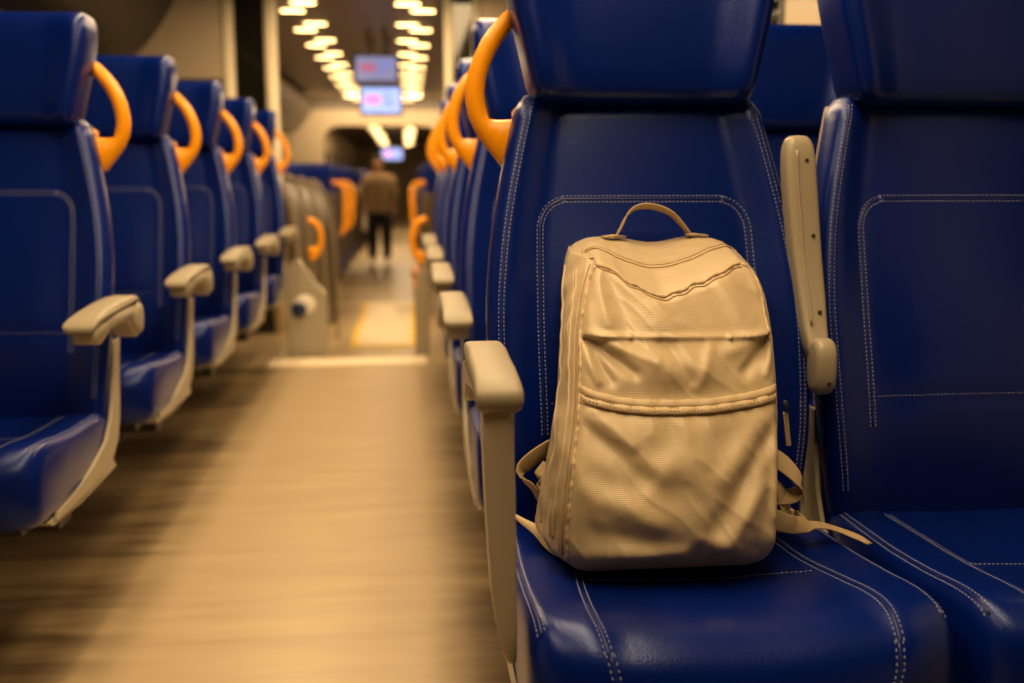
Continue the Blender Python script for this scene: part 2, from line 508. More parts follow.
def backrest_bm():
    bm = bmesh.new(); rings = []
    zs = [.42+.708*i/44 for i in range(45)] + [1.133, 1.137]
    for z in zs:
        top = sstep(1.118, 1.137, z)
        wv = w_back(z)-.012*top; th = .055; r = .026
        ring = []
        N = 44
        fr = []
        for i in range(N+1):
            u = -1+2*i/N
            u = sin(u*pi/2)*.55+u*.45
            x = u*wv; e = max(0, abs(x)-(wv-r))/r
            bol = .022*sstep(.64, .92, abs(u))
            pillow = .007*exp(-((z-.70)/.13)**2)*(1-sstep(.3, .62, abs(u)))
            y = f_back(z)-bol-pillow+.012*top + r*(1-sqrt(max(0, 1-e*e)))
            # lumbar seam crease and the groove along the panel seam
            y += .004*exp(-((z-.645)/.006)**2)*(1-sstep(.5, .66, abs(u)))
            fr.append((x, y, z))
        bk = [(wv, f_back(z)+th*.6, z), (wv-.01, f_back(z)+th, z), (0, f_back(z)+th+.004, z), (-wv+.01, f_back(z)+th, z), (-wv, f_back(z)+th*.6, z)]
        rings.append(fr+bk)
    loft(bm, rings)
    return bm

def headrest_bm():
    bm = bmesh.new(); rings = []
    zc = [(1.122, .60, .0), (1.124, .80, .0), (1.132, .93, .0), (1.150, .985, .0), (1.18, 1, 0), (1.22, 1, 0), (1.26, 1, 0), (1.31, 1, 0), (1.345, .995, 0), (1.365, .97, 0), (1.379, .90, 0), (1.386, .78, 0), (1.389, .62, 0)]
    for z, k, _ in zc:
        wv = interp(z, [1.12, 1.18, 1.25, 1.30, 1.38], [.181, .192, .208, .219, .222])
        cyv = interp(z, [1.12, 1.2, 1.3, 1.38], [.092, .098, .108, .118])
        hd = .062
        if k < 1:
            wq = wv-(1-k)*.075; hq = hd-(1-k)*.11
        else: wq = wv; hq = hd
        ring = []
        N = 56
        for i in range(N):
            a = 2*pi*i/N; c = cos(a); s_ = sin(a); e = 0.42
            x = wq*math.copysign(abs(c)**e, c)
            y = cyv+hq*math.copysign(abs(s_)**e, s_)
            if s_ < 0: y -= .030*sstep(.55, .95, abs(x)/wv)*(k if k > .9 else k*.8) + (-.006)*(1-abs(x)/wv)
            ring.append((x, y, z))
        rings.append(ring)
    loft(bm, rings)
    return bm

def cush_prof(x, w=.257):
    """closed YZ profile of the cushion at x"""
    u = abs(x)/w
    P = [(-.02, .452), (-.10, .456), (-.20, .461), (-.30, .467), (-.40, .477), (-.47, .486), (-.52, .489), (-.555, .484), (-.582, .466), (-.598, .438), (-.604, .405), (-.602, .375), (-.590, .350), (-.55, .338), (-.45, .338), (-.30, .340), (-.15, .345), (-.02, .350)]
    fy = .045*u**4
    bol = .010*sstep(.58, .75, u)
    dip = -.006*(1-sstep(0, .6, u))
    out = []
    for y, z in P:
        k = max(0, -y-.35)/.25
        zz = z+((bol+dip)*min(1, (-y)/.15) if z > .43 else 0)
        out.append((y+fy*k, zz))
    return out

def cushion_bm():
    bm = bmesh.new(); rings = []
    w = .257; r = .028
    xs = []
    N = 48
    for i in range(N+1):
        u = -1+2*i/N; xs.append((sin(u*pi/2)*.5+u*.5)*w)
    for x in xs:
        e = max(0, abs(x)-(w-r))/r
        ins = r*(1-sqrt(max(0, 1-min(1, e)**2)))*.85
        ring = []
        pr = cush_prof(x)
        P = [Vector((p[0], p[1])) for p in pr]
        # smooth: resample closed profile
        Q = []
        n = len(P)
        for a in range(n):
            p0, p1, p2, p3 = P[a-1], P[a], P[(a+1) % n], P[(a+2) % n]
            if a in (n-1, n-2, n-0) or a == 0: Q += [p1, p1.lerp(p2, .33), p1.lerp(p2, .66)]
            else:
                for t in (0, .33, .66):
                    Q.append(.5*((2*p1)+(p2-p0)*t+(2*p0-5*p1+4*p2-p3)*t*t+(3*p1-p0-3*p2+p3)*t**3))
        c = Vector((-.31, .41))
        for q in Q:
            d = q-c
            # rear narrowing of the plan
            k = Vector((d.x*(1-ins/.29), d.y*(1-ins/.075)))
            p = c+k
            wx = x*(1-.05*max(0, 1+(p.x)/.35) if p.x > -.35 else 1)
            ring.append((wx, p.x, p.y))
        rings.append(ring)
    loft(bm, rings)
    return bm

def shell_bm():
    bm = bmesh.new()
    # back panel following the backrest
    rings = []
    for i in range(30):
        z = .36+.765*i/29
        wv = w_back(z)-.009; f = f_back(max(z, .42))
        fr = f+.033; bk = f+.098
        ring = [(-wv, fr, z), (-wv+.012, fr-.002, z), (-wv+.02, fr+.02, z), (wv-.02, fr+.02, z), (wv-.012, fr-.002, z), (wv, fr, z),
                (wv+.002, fr+.02, z), (wv-.01, bk-.012, z), (wv-.035, bk, z), (0, bk+.008, z), (-wv+.035, bk, z), (-wv+.01, bk-.012, z), (-wv-.002, fr+.02, z)]
        rings.append(ring)
    loft(bm, rings)
    # side wings sweeping forward below the cushion
    inner = [(-.030, .62), (-.040, .54), (-.055, .484), (-.080, .440), (-.125, .402), (-.233, .372), (-.36, .352), (-.46, .346)]
    outer = [(-.47, .334), (-.395, .331), (-.26, .333), (-.15, .340), (-.08, .355), (-.035, .385), (-.012, .43), (.0, .48), (.012, .56), (.03, .62)]
    for s in (-1, 1):
        prism(bm, inner+outer, s*.2515, s*.2585, 'X')
    # pan
    pan = [(-.50, .337), (-.30, .338), (-.06, .345), (-.04, .320), (-.30, .314), (-.47, .322)]
    prism(bm, pan, -.251, .251, 'X')
    return bm

def handle_bm():
    """upright D-shaped grab handle on the -x side"""
    out = [(-.205, 1.285), (-.222, 1.274), (-.243, 1.252), (-.258, 1.232), (-.270, 1.208), (-.280, 1.182), (-.285, 1.155), (-.286, 1.130), (-.281, 1.105), (-.270, 1.080), (-.256, 1.060), (-.240, 1.040), (-.224, 1.020), (-.212, 1.018)]
    inn = [(-.205, 1.252), (-.212, 1.243), (-.226, 1.224), (-.237, 1.206), (-.246, 1.186), (-.252, 1.164), (-.2545, 1.143), (-.254, 1.128), (-.250, 1.112), (-.247, 1.101), (-.236, 1.099), (-.224, 1.099), (-.208, 1.100), (-.200, 1.104)]
    bm = bmesh.new(); rings = []
    ya, yb = .118, .152
    for o, i in zip(out, inn):
        o = Vector(o); i = Vector(i); d = (o-i); L = d.length; d.normalize(); r = min(.009, L*.4)
        pts = []
        for (t, y) in ((0, .3), (0, .7), (1, 1), (1.0, 1)):
            pass
        sec = [(0, .28), (0, .72), (r, 1), (L-r, 1), (L, .72), (L, .28), (L-r, 0), (r, 0)]
        rings.append([((i+d*t).x, ya+(yb-ya)*y, (i+d*t).y) for t, y in sec])
    loft(bm, rings)
    # little lug on the shelf
    prism(bm, [(-.206, 1.098), (-.206, 1.113), (-.200, 1.120), (-.190, 1.116), (-.188, 1.098)], ya+.006, yb-.006, 'Y')
    return bm

def armrest(parent, s, x=.297):
    """armrest on side s (-1 or 1) with pivot"""
    prof_top = [(-.455, .722), (-.462, .730), (-.455, .741), (-.42, .752), (-.34, .763), (-.22, .770), (-.10, .772), (-.03, .768), (-.008, .756), (-.012, .748), (-.06, .754), (-.16, .752), (-.28, .746), (-.38, .737), (-.435, .725)]
    bm = bmesh.new(); rings = []
    for k_, (dx, ins) in enumerate(((-.030, .35), (-.026, .85), (-.018, 1), (.018, 1), (.026, .85), (.030, .35))):
        c = Vector((-.24, .752)); ring = []
        for p in prof_top:
            v = Vector(p); ring.append((s*x+dx, c.x+(v.x-c.x)*(.97+.03*ins), c.y+(v.y-c.y)*(.45+.55*ins)))
        rings.append(ring)
    loft(bm, rings)
    T = Matrix.Translation((0, -.055, .060)) @ Matrix.Scale(.79, 4, (0, 1, 0)) @ Matrix.Scale(.88, 4, (0, 0, 1))
    bmesh.ops.transform(bm, matrix=T, verts=bm.verts)
    a = obj('armrest', bm, M['rubber'], parent)
    prof = [(-.425, .727), (-.38, .738), (-.28, .746), (-.16, .751), (-.06, .753), (-.012, .748), (.010, .735), (.018, .712), (.015, .685), (.0, .665), (-.025, .657), (-.050, .662), (-.070, .677), (-.090, .698), (-.13, .712), (-.20, .716), (-.28, .711), (-.34, .698), (-.38, .688), (-.41, .692), (-.425, .708)]
    bm = bmesh.new(); rings = []
    for dx, k_ in ((-.024, .93), (-.019, 1), (.019, 1), (.024, .93)):
        c = Vector((-.2, .715))
        rings.append([(s*x+dx, c.x+(q[0]-c.x)*(.985+.015*(k_ > .95)), c.y+(q[1]-c.y)*k_) for q in prof])
    loft(bm, rings)
    bmesh.ops.transform(bm, matrix=T, verts=bm.verts)
    obj('armrest_body', bm, M['plastic'], a)
    bm = bmesh.new()
    rings = []
    for xx, rr in ((x-.034, .040), (x+.026, .040), (x+.032, .036), (x+.033, .020)):
        rings.append([(s*xx, -.022+rr*cos(2*pi*i/24), .708+rr*1.05*sin(2*pi*i/24)) for i in range(24)])
    loft(bm, rings)
    bmesh.ops.transform(bm, matrix=T, verts=bm.verts)
    obj('pivot', bm, M['plastic'], a)
    return a

def panel_path(s=1):
    return round_corners([(-.176, 0, .60), (-.178, 0, .76), (-.172, 0, .968), (.172, 0, .968), (.178, 0, .76), (.176, 0, .60)], .055, 8)

def stitch_back(parent, bm_src, edges=True):
    bv = bvh_of(bm_src)
    bs = bmesh.new(); bt = bmesh.new()
    path = spline(panel_path(), .0066)
    def offset(path, d):
        out = []
        for i, p in enumerate(path):
            t = (path[min(i+1, len(path)-1)]-path[max(i-1, 0)]).normalized()
            out.append(p+Vector((-t.z, 0, t.x))*d)
        return out
    seam_tube(bs, project(bv, path, (0, 1, 0)), .0022, -.0008)
    for d in (-.0048, .0048):
        dashes(bt, project(bv, offset(path, d), (0, 1, 0)))
    # edge seams along both borders
    for s in (-1, 1):
        edge = spline([(s*(w_back(z)-.020), 0, z) for z in [1.125-.03*i for i in range(22)]], .0066)
        seam_tube(bs, project(bv, edge, (0, 1, 0)), .0018, -.0008)
        for d in (-.004, .004):
            dashes(bt, project(bv, offset(edge, d), (0, 1, 0)))
    # lumbar line
    ln = spline([(-.165, 0, .640), (0, 0, .642), (.165, 0, .640)], .0066)
    dashes(bt, project(bv, [p+Vector((0, 0, .008)) for p in ln], (0, 1, 0)), every=1, wd=.0005)
    sm = obj('backrest_seam', bs, M['piping'], parent)
    obj('backrest_stitching', bt, M['thread'], parent, smooth=False)

def stitch_cushion(parent, bm_src):
    bv = bvh_of(bm_src); bs = bmesh.new(); bt = bmesh.new()
    def both(path3, direction, offs):
        seam_tube(bs, project(bv, path3, direction), .0020, -.0006)
        for d in offs: dashes(bt, project(bv, [p+Vector(d) for p in path3], direction))
    for s in (-1, 1):
        # along the top, then over the nose
        pts = [(s*.155, -.10, 0), (s*.160, -.28, 0), (s*.172, -.40, 0), (s*.178, -.50, 0), (s*.170, -.575, 0)]
        both(spline(pts, .0066), (0, 0, -1), ((-.0045, 0, 0), (.0045, 0, 0)))
        nose = [(s*.169, 0, .475), (s*.160, 0, .44), (s*.135, 0, .40), (s*.09, 0, .375)]
        both(spline(nose, .0066), (0, 1, 0), ((-.0045, 0, 0), (.0045, 0, 0)))
        pts = [(s*.228, -.06, 0), (s*.238, -.20, 0), (s*.243, -.35, 0), (s*.244, -.47, 0), (s*.242, -.535, 0)]
        both(spline(pts, .0066), (0, 0, -1), ((-.004, 0, 0), (.004, 0, 0)))
    pts = [(-.16, -.352, 0), (0, -.350, 0), (.16, -.352, 0)]
    dashes(bt, project(bv, spline(pts, .0066), (0, 0, -1)))
    obj('cushion_seam', bs, M['piping'], parent)
    obj('cushion_stitching', bt, M['thread'], parent, smooth=False)

def frame_bm(leg, wx):
    """under-seat carrier: a cross beam, plus a leg near the wall side for window seats"""
    bm = bmesh.new()
    box(bm, -.20, .20, -.30, -.22, .255, .306)
    for x in (-.16, .16): box(bm, x-.02, x+.02, -.45, -.06, .295, .3135)
    if True:
        prism(bm, [(-.34, .256), (-.18, .256), (-.21, .03), (-.16, .0), (-.36, .0), (-.31, .03)], wx-.03, wx+.03, 'X')
    return bm

def make_seat(name, handle_side, window_side=0):
    t = thing(name, '', 'seat')
    b = backrest_bm(); bb = obj('backrest', b.copy(), M['leather'], t); stitch_back(bb, b); b.free()
    obj('headrest', headrest_bm(), M['leather'], t)
    c = cushion_bm(); cc = obj('cushion', c.copy(), M['leather'], t); stitch_cushion(cc, c); c.free()
    sh = obj('seat_shell', shell_bm(), M['plastic'], t, smooth=True)
    md = sh.modifiers.new('split', 'EDGE_SPLIT'); md.split_angle = radians(40)
    obj('support_frame', frame_bm(True, window_side*.12 if window_side else -handle_side*.20), M['frame'], t, smooth=False)
    if handle_side:
        h = handle_bm()
        if handle_side > 0: bmesh.ops.scale(h, vec=(-1, 1, 1), verts=h.verts)
        obj('grab_handle', h, M['orange'], t)
    return t

SP = 0.542
xr_a, xr_w = 0.386, 0.386+SP          # right pair
xl_a, xl_w = -0.958, -0.958-SP        # left pair
ords = ['nearest', 'second', 'third', 'fourth', 'fifth', 'sixth']

ra = make_seat('train_seat', -1)
armrest(ra, -1, .286)
rw = make_seat('train_seat', 0, 1)
la = make_seat('train_seat', 1)
armrest(la, 1, .305)
lw = make_seat('train_seat', 0, -1)

# right side: row 0 is the row with the backpack
main = None
r0 = make_seat('train_seat', -1)
r0.location = (xr_a, Y0, 0)
r0['label'] = 'blue leather aisle seat holding the khaki backpack, orange handle at its top left'
r0w = copy_tree(rw); r0w.location = (xr_w, Y0, 0)
r0w['label'] = 'empty blue leather seat at the right edge, to the right of the backpack seat'
for i in range(1, 5):
    a = ra if i == 1 else copy_tree(ra)
    a.location = (xr_a, Y0+PITCH*i, 0)
    a['label'] = ('blue aisle seat %s behind the backpack seat on the right, mostly hidden' % ('directly' if i == 1 else ords[i-1]))
    a['group'] = 'aisle seats behind the backpack seat'
    if i < 4:
        b = rw if i == 1 else copy_tree(rw)
        b.location = (xr_w, Y0+PITCH*i, 0)
        b['label'] = 'blue window seat directly behind, its headrest seen between the two front seats' if i == 1 else 'blue window seat on the right, %s row behind the empty front seat' % ords[i-1]
        b['group'] = 'window seats on the right behind the front row'
for i in range(0, 6):
    a = la if i == 1 else copy_tree(la)
    a.location = (xl_a, Y0+PITCH*i, 0)
    a['label'] = 'blue aisle seat with orange handle and beige armrest, %s in the left row' % ords[i-1]
    a['group'] = 'aisle seats in the left row'
    if i == 0:
        a['label'] = 'blue aisle seat of the left row level with the backpack seat, outside the frame'
        continue
    b = lw if i == 1 else copy_tree(lw)
    b.location = (xl_w, Y0+PITCH*i, 0)
    b['label'] = 'blue window seat on the left beside the %s aisle seat, mostly hidden' % ords[i-1]
    b['group'] = 'window seats in the left row'

# front armrest of the backpack seat: pad, pivot lobe and a tapering front post
a0 = bmesh.new()
prof = [(-.515, .742), (-.525, .748), (-.528, .760), (-.520, .771), (-.495, .779), (-.45, .784), (-.38, .785), (-.28, .779), (-.20, .773), (-.185, .768), (-.185, .752), (-.21, .748), (-.30, .752), (-.40, .757), (-.45, .756), (-.48, .750)]
rings = []
cxa = -.288
for dx, kx, kz in ((-.0265, .985, .55), (-.0245, .995, .85), (-.019, 1, 1), (.019, 1, 1), (.0245, .995, .85), (.0265, .985, .55)):
    c = Vector((-.36, .765))
    rings.append([(cxa+dx+(.005 if p[0] > -.3 else 0), c.x+(p[0]-c.x)*kx, c.y+(p[1]-c.y)*kz) for p in prof])
loft(a0, rings)
arm0 = obj('armrest', a0, M['rubber'], r0)
bm = bmesh.new(); rings = []
for z, x0, x1, y0, y1 in ((.760, -.306, -.271, -.517, -.452), (.745, -.306, -.271, -.517, -.452), (.70, -.305, -.271, -.519, -.456), (.64, -.303, -.270, -.522, -.462), (.58, -.300, -.269, -.526, -.468), (.53, -.297, -.269, -.530, -.475), (.49, -.292, -.269, -.533, -.483), (.462, -.286, -.2695, -.534, -.492), (.450, -.280, -.270, -.530, -.50)):
    r = min(.006, (x1-x0)*.3)
    rings.append([(x0+r, y0, z), (x1-r, y0, z), (x1, y0+r, z), (x1, y1-r, z), (x1-r, y1, z), (x0+r, y1, z), (x0, y1-r, z), (x0, y0+r, z)])
loft(bm, rings)
o = obj('front_post', bm, M['plastic'], arm0); md = o.modifiers.new('split', 'EDGE_SPLIT'); md.split_angle = radians(50)
bm = bmesh.new(); prism(bm, [(-.40, .757), (-.30, .753), (-.20, .748), (-.165, .742), (-.155, .715), (-.165, .690), (-.19, .683), (-.215, .695), (-.235, .715), (-.30, .727), (-.37, .733)], cxa-.022, cxa+.018, 'X')
obj('pivot', bm, M['plastic'], arm0, smooth=False, bevel=.007)

# raised armrest between the two front seats
ra_t = thing('raised_armrest', 'beige armrest folded upright between the two front seats, with dark screws', 'armrest', (0.66, Y0, 0))
path = [(-.032, -.008, 1.070), (-.032, -.008, 1.064), (-.031, -.009, 1.045), (-.0275, -.012, .99), (-.022, -.018, .93), (-.018, -.026, .87), (-.014, -.044, .81), (-.014, -.062, .765), (-.014, -.080, .735), (-.014, -.090, .71)]
ww = [(.010, .010), (.019, .018), (.0255, .022), (.026, .023), (.0255, .023), (.0245, .023), (.0225, .022), (.020, .020), (.018, .019), (.015, .016)]
bm = bmesh.new(); rings = []
for (x, y, z), (hw, hd) in zip(path, ww):
    ring = []
    for i in range(28):
        a = 2*pi*i/28; c = cos(a); s_ = sin(a); e = .45
        ring.append((x+hw*math.copysign(abs(c)**e, c), y+hd*math.copysign(abs(s_)**e, s_), z))
    rings.append(ring)
loft(bm, rings)
arm = obj('arm_bar', bm, M['plastic'], ra_t)
md = arm.modifiers.new('sub', 'SUBSURF'); md.levels = 1; md.render_levels = 1
# ridge down the face of the bar
bm = bmesh.new(); pts = [(x-.010-.0*z, y-.0235, z) for x, y, z in path[2:8]]
tube(bm, spline(pts, .01), .0022, 6); obj('ridge', bm, M['plastic'], arm)
bm = bmesh.new(); rings = []
for xx, k in ((-.0315, .55), (-.030, .80), (-.025, .95), (-.018, 1), (-.004, 1), (.002, .95), (.007, .80), (.0085, .55)):
    rings.append([(xx*.86-.003, -.104+(.0265*math.copysign(abs(cos(a))**.8, cos(a)))*k, .708+(.045*math.copysign(abs(sin(a))**.8, sin(a)))*(.35+.65*k)) for a in [2*pi*i/32 for i in range(32)]])
loft(bm, rings)
obj('pivot', bm, M['plastic'], ra_t)
for x, y, z in ((-.024, -.0325, 1.03), (-.012, -.0445, .91), (-.008, -.0755, .79), (-.010, -.129, .684)):
    bm = bmesh.new()
    loft(bm, [[(x+rr*cos(2*pi*i/14), y+d, z+rr*sin(2*pi*i/14)) for i in range(14)] for rr, d in ((.0034, .012), (.0034, 0), (.0026, -.0012), (.0018, -.0004))])
    obj('screw', bm, M['screw'], arm)

# ================================================================== BACKPACK
BX, BY, BZ = 0.335, 1.32, 0.478
bag = thing('backpack', 'khaki nylon backpack standing upright on the blue seat, leaning against its backrest', 'backpack', (BX, BY-.004, BZ+.004))
ZT = [.478, .50, .52, .56, .61, .66, .71, .77, .83, .86, .88, .90]
Fy = lambda z: interp(z, [.478, .50, .53, .58, .68, .78, .86, .90, .96], [1.252, 1.232, 1.224, 1.235, 1.280, 1.345, 1.410, 1.455, 1.50])
By = lambda z: interp(z, [.478, .50, .53, .58, .68, .78, .86, .90, .96], [1.415, 1.425, 1.432, 1.450, 1.487, 1.530, 1.570, 1.590, 1.608])
XFL = lambda z: interp(z, [.478, .50, .525, .563, .611, .659, .707, .768, .831, .881, .93], [.215, .196, .192, .194, .203, .214, .222, .229, .244, .265, .28])
XFR = lambda z: interp(z, [.478, .50, .521, .579, .640, .701, .764, .828, .862, .879, .93], [.465, .478, .483, .487, .495, .503, .510, .513, .506, .492, .47])
XBL = lambda z: interp(z, [.478, .50, .53, .578, .635, .707, .811, .869, .891, .93], [.196, .186, .187, .201, .215, .228, .241, .246, .256, .28])
XBR = lambda z: XFR(z)+.018
def Hf(x):   # height of the front top edge (scalloped)
    return interp(x, [.18, .225, .25, .265, .292, .308, .335, .356, .387, .418, .451, .489, .505, .54], [.79, .835, .868, .881, .870, .855, .841, .836, .844, .853, .866, .879, .868, .80])
def Hb(x):
    return interp(x, [.18, .235, .246, .258, .291, .332, .389, .456, .506, .53, .56], [.82, .862, .880, .893, .904, .904, .896, .905, .896, .880, .83])
RIDGES = [  # (x0,z0,x1,z1,sigma,amount towards the viewer)
    (.235, .786, .30, .7835, .0035, .006), (.30, .7835, .44, .781, .0035, .0035), (.44, .781, .512, .783, .0035, .006),
    (.238, .777, .262, .775, .005, -.007), (.486, .774, .510, .777, .005, -.007),
    (.238, .782, .300, .738, .008, -.008), (.240, .776, .268, .728, .006, -.006), (.245, .785, .33, .755, .009, .005), (.236, .76, .25, .728, .006, .004),
    (.508, .780, .455, .735, .008, -.007), (.505, .774, .485, .733, .006, .004), (.50, .785, .43, .762, .010, .004),
    (.300, .752, .400, .742, .018, .005), (.345, .775, .375, .73, .009, -.004), (.41, .77, .385, .72, .008, .003),
    (.262, .870, .270, .80, .010, .005), (.285, .86, .300, .80, .014, -.005), (.47, .86, .505, .80, .012, -.004), (.44, .85, .47, .80, .014, .004), (.33, .835, .35, .80, .02, .004),
    (.229, .671, .30, .612, .012, -.006), (.24, .690, .285, .655, .010, .006), (.300, .61, .36, .585, .018, -.004),
    (.222, .60, .31, .560, .016, .006), (.235, .545, .34, .530, .013, -.005), (.225, .512, .345, .517, .014, .009),
    (.471, .684, .40, .610, .014, .005), (.49, .672, .425, .60, .010, -.005), (.434, .605, .37, .525, .014, -.006), (.455, .600, .40, .520, .012, .006),
    (.476, .62, .45, .52, .012, -.005), (.486, .66, .474, .56, .009, .005), (.36, .66, .31, .60, .018, .004), (.33, .695, .35, .64, .014, -.003), (.40, .69, .38, .645, .016, .003),
    (.375, .535, .44, .505, .013, .006), (.30, .50, .42, .497, .010, -.004),
]
def disp(x, z):
    d = 0
    for x0, z0, x1, z1, sg, am in RIDGES:
        vx, vz = x1-x0, z1-z0; L2 = vx*vx+vz*vz
        t = ((x-x0)*vx+(z-z0)*vz)/L2
        tc = max(0, min(1, t))
        dx, dz = x-x0-vx*tc, z-z0-vz*tc
        q = (dx*dx+dz*dz)/(sg*sg)
        if q < 7:
            fade = .35+.65*sin(pi*min(1, max(0, .15+.7*tc)))
            d += (1.15 if z < .69 else 1.5)*am*exp(-q)*fade
    # broad puff, pocket volume, and fine wrinkles
    u = (x-.355)/.145
    d += .016*(1-min(1, abs(u))**2.5)*sstep(.48, .54, z)
    d += .008*exp(-((z-.60)/.07)**2)*(1-u*u)
    d -= .012*exp(-((z-.705)/.020)**2)*(1-.5*u*u)*.6
    n1 = noise.noise(Vector((x*26+z*14, z*20-x*9, 3.1)))
    n2 = noise.noise(Vector((x*60-z*35, z*52+x*22, 7.7)))
    n3 = noise.noise(Vector((x*12, z*30, 1.7)))
    ridged = 1-2*abs(noise.noise(Vector((x*30+z*24, z*7-x*8, 9.4))))
    d += .0016*n1+.0004*n2+.0026*n3+.0016*ridged**3
    return d

NF, ND, NZ = 150, 26, 150
def bag_ring(t):
    """closed ring: front (left->right), right side, back, left side"""
    pts = []
    def zf(x, dep):
        H = Hf(x)*(1-dep)+Hb(x)*dep
        return .478+(H-.478)*t
    zr = .478+(.88-.478)*t
    # corner plan radius via superellipse-ish easing
    for i in range(NF+1):
        u = i/NF
        # find x at this height (iterate once on z)
        z = zr
        for _ in range(3):
            xl, xr_ = XFL(z), XFR(z); x = xl+(xr_-xl)*u; z = zf(x, 0)
        e = max(0, abs(2*u-1)-.87)/.13
        y = Fy(z)-disp(x, z)*(1-e**3)*sstep(0, .04, t)*(1 if t < .97 else (1-t)/.03*.6+.4)+.022*(1-sqrt(max(0, 1-e*e)))
        x += (1 if u < .5 else -1)*.004*e**3
        pts.append((x, y, z))
    def side(right, rev):
        out = []
        for j in range(1, ND):
            dpt = j/ND
            z = zr
            for _ in range(3):
                xf = XFR(z) if right else XFL(z); xb = XBR(z) if right else XBL(z)
                x = xf+(xb-xf)*dpt; z = zf(x, dpt)
            yf = Fy(z)+.018; yb = By(z)
            y = yf+(yb-yf)*dpt
            bul = .010*sin(pi*dpt)+.0045*noise.noise(Vector((y*40, z*28, 5 if right else 9)))*sin(pi*dpt)**.5
            x += (bul if right else -bul)
            out.append((x, y, z))
        return out[::-1] if rev else out
    pts += side(True, False)
    bk = []
    for i in range(NF+1):
        u = i/NF; z = zr
        for _ in range(3):
            xl, xr_ = XBL(z), XBR(z); x = xl+(xr_-xl)*u; z = zf(x, 1)
        e = max(0, abs(2*u-1)-.80)/.20
        bk.append((x, By(z)-.02*(1-sqrt(max(0, 1-e*e))), z))
    pts += bk[::-1]
    pts += side(False, True)
    return pts

bm = bmesh.new()
ts = [0, .004, .012, .025] + [.04+.96*(i/(NZ-1)) for i in range(NZ)]
rings = [bag_ring(t) for t in ts]
# round the bottom edge inwards
for k_, (t, r) in enumerate(zip(ts[:4], rings[:4])):
    q = 1-sqrt(max(0, 1-(1-t/.04)**2))
    c = Vector((.335, 1.33, 0))
    rings[k_] = [(c.x+(p[0]-c.x)*(1-.045*q), c.y+(p[1]-c.y)*(1-.09*q), p[2]) for p in r]
vr = loft(bm, rings, True, False)
# top gusset: rows between the front edge and the back edge
top = vr[-1]
frt = top[:NF+1]; rgt = top[NF+1:NF+ND]; bck = top[NF+ND:2*NF+ND+1][::-1]; lft = top[2*NF+ND+1:][::-1]
grid = [frt]
for j in range(1, ND):
    s_ = j/ND; row = [lft[j-1]]
    for i in range(1, NF):
        a, b = frt[i].co, bck[i].co
        p = a.lerp(b, s_)
        # keep side columns continuous with the gusset edges
        wl_ = max(0, 1-i/14); wr_ = max(0, 1-(NF-i)/14)
        lz = lft[j-1].co.z-lft[0].co.lerp(lft[-1].co, s_).z; 
        p.z += .008*sin(pi*s_)**.7*(1-wl_**2)*(1-wr_**2)
        p.z += .0018*noise.noise(Vector((p.x*45, p.y*45, 2.2)))*sin(pi*s_)
        p.y += .004*noise.noise(Vector((p.x*30, p.y*20, 4.2)))*sin(pi*s_)
        row.append(bm.verts.new(p))
    row.append(rgt[j-1]); grid.append(row)
grid.append(bck)
for r1, r2 in zip(grid, grid[1:]):
    for i in range(NF): bm.faces.new((r1[i], r1[i+1], r2[i+1], r2[i]))
bmesh.ops.recalc_face_normals(bm, faces=bm.faces)
bagbvh = bvh_of(bm)
bag_src = bm.copy()
T0 = Vector((BX, BY, BZ))
def bobj(name, bmm, m, parent=bag, smooth=True, **kw):
    bmesh.ops.translate(bmm, vec=-T0, verts=bmm.verts)
    return obj(name, bmm, m, parent, smooth, **kw)
body = bobj('body', bm, M['fabric'])

FWD = (0, 1, 0)
def on_front(path, step=.006): return project(bagbvh, spline([(p[0], 0, p[1]) for p in path], step), FWD, back=0.0)
# seam cord framing the front panel: left edge, scalloped top, right edge
left = [(.200, .505), (.1985, .535), (.203, .575), (.212, .625), (.222, .675), (.2285, .72), (.236, .78), (.249, .83), (.262, .862), (.269, .874)]
topc = [(.269, .874), (.292, .866), (.308, .851), (.322, .846), (.335, .838), (.356, .832), (.370, .837), (.387, .840), (.402, .848), (.418, .850), (.434, .858), (.451, .863), (.470, .872), (.484, .874)]
right = [(.484, .874), (.497, .862), (.503, .83), (.500, .78)]
bs = bmesh.new()
def puckered(path, r, amp):
    hits = on_front(path, .004)
    for run in runs(hits):
        pts = []; rr = []
        for i, (p, n) in enumerate(run):
            pts.append(p+n*(.0006)); rr.append(r*(1+amp*sin(i*1.9)+amp*.7*sin(i*.83+1)))
        tube(bs, pts, rr, 7)
puckered(left, .0026, .35); puckered(topc, .0026, .35); puckered(right, .0020, .3)
bobj('front_piping', bs, M['fabric_band'])
bs = bmesh.new()
hits = on_front([(p[0]-.004, p[1]+.001) for p in left], .004); seam_tube(bs, hits, .0011, .0)
hits = on_front([(p[0]+.001, p[1]-.004) for p in topc], .004); seam_tube(bs, hits, .0013, .0)
bobj('front_seam_groove', bs, M['zip'])
def on_left(path, step=.005): return project(bagbvh, spline([(0, p[0], p[1]) for p in path], step), (1, 0, 0), back=0.0)
bs = bmesh.new()
for off, r in ((.050, .0024), (.058, .0012)):
    seam_tube(bs, on_left([(Fy(z)+off, z) for z in (.52, .56, .62, .68, .74, .80, .845, .868)]), r, .0)
bobj('gusset_piping', bs, M['fabric_band'])
bs = bmesh.new(); seam_tube(bs, on_left([(Fy(z)+.112, z) for z in (.52, .56, .62, .68, .74, .80, .845, .868)]), .0026, .0)
bobj('back_piping', bs, M['fabric_band'])
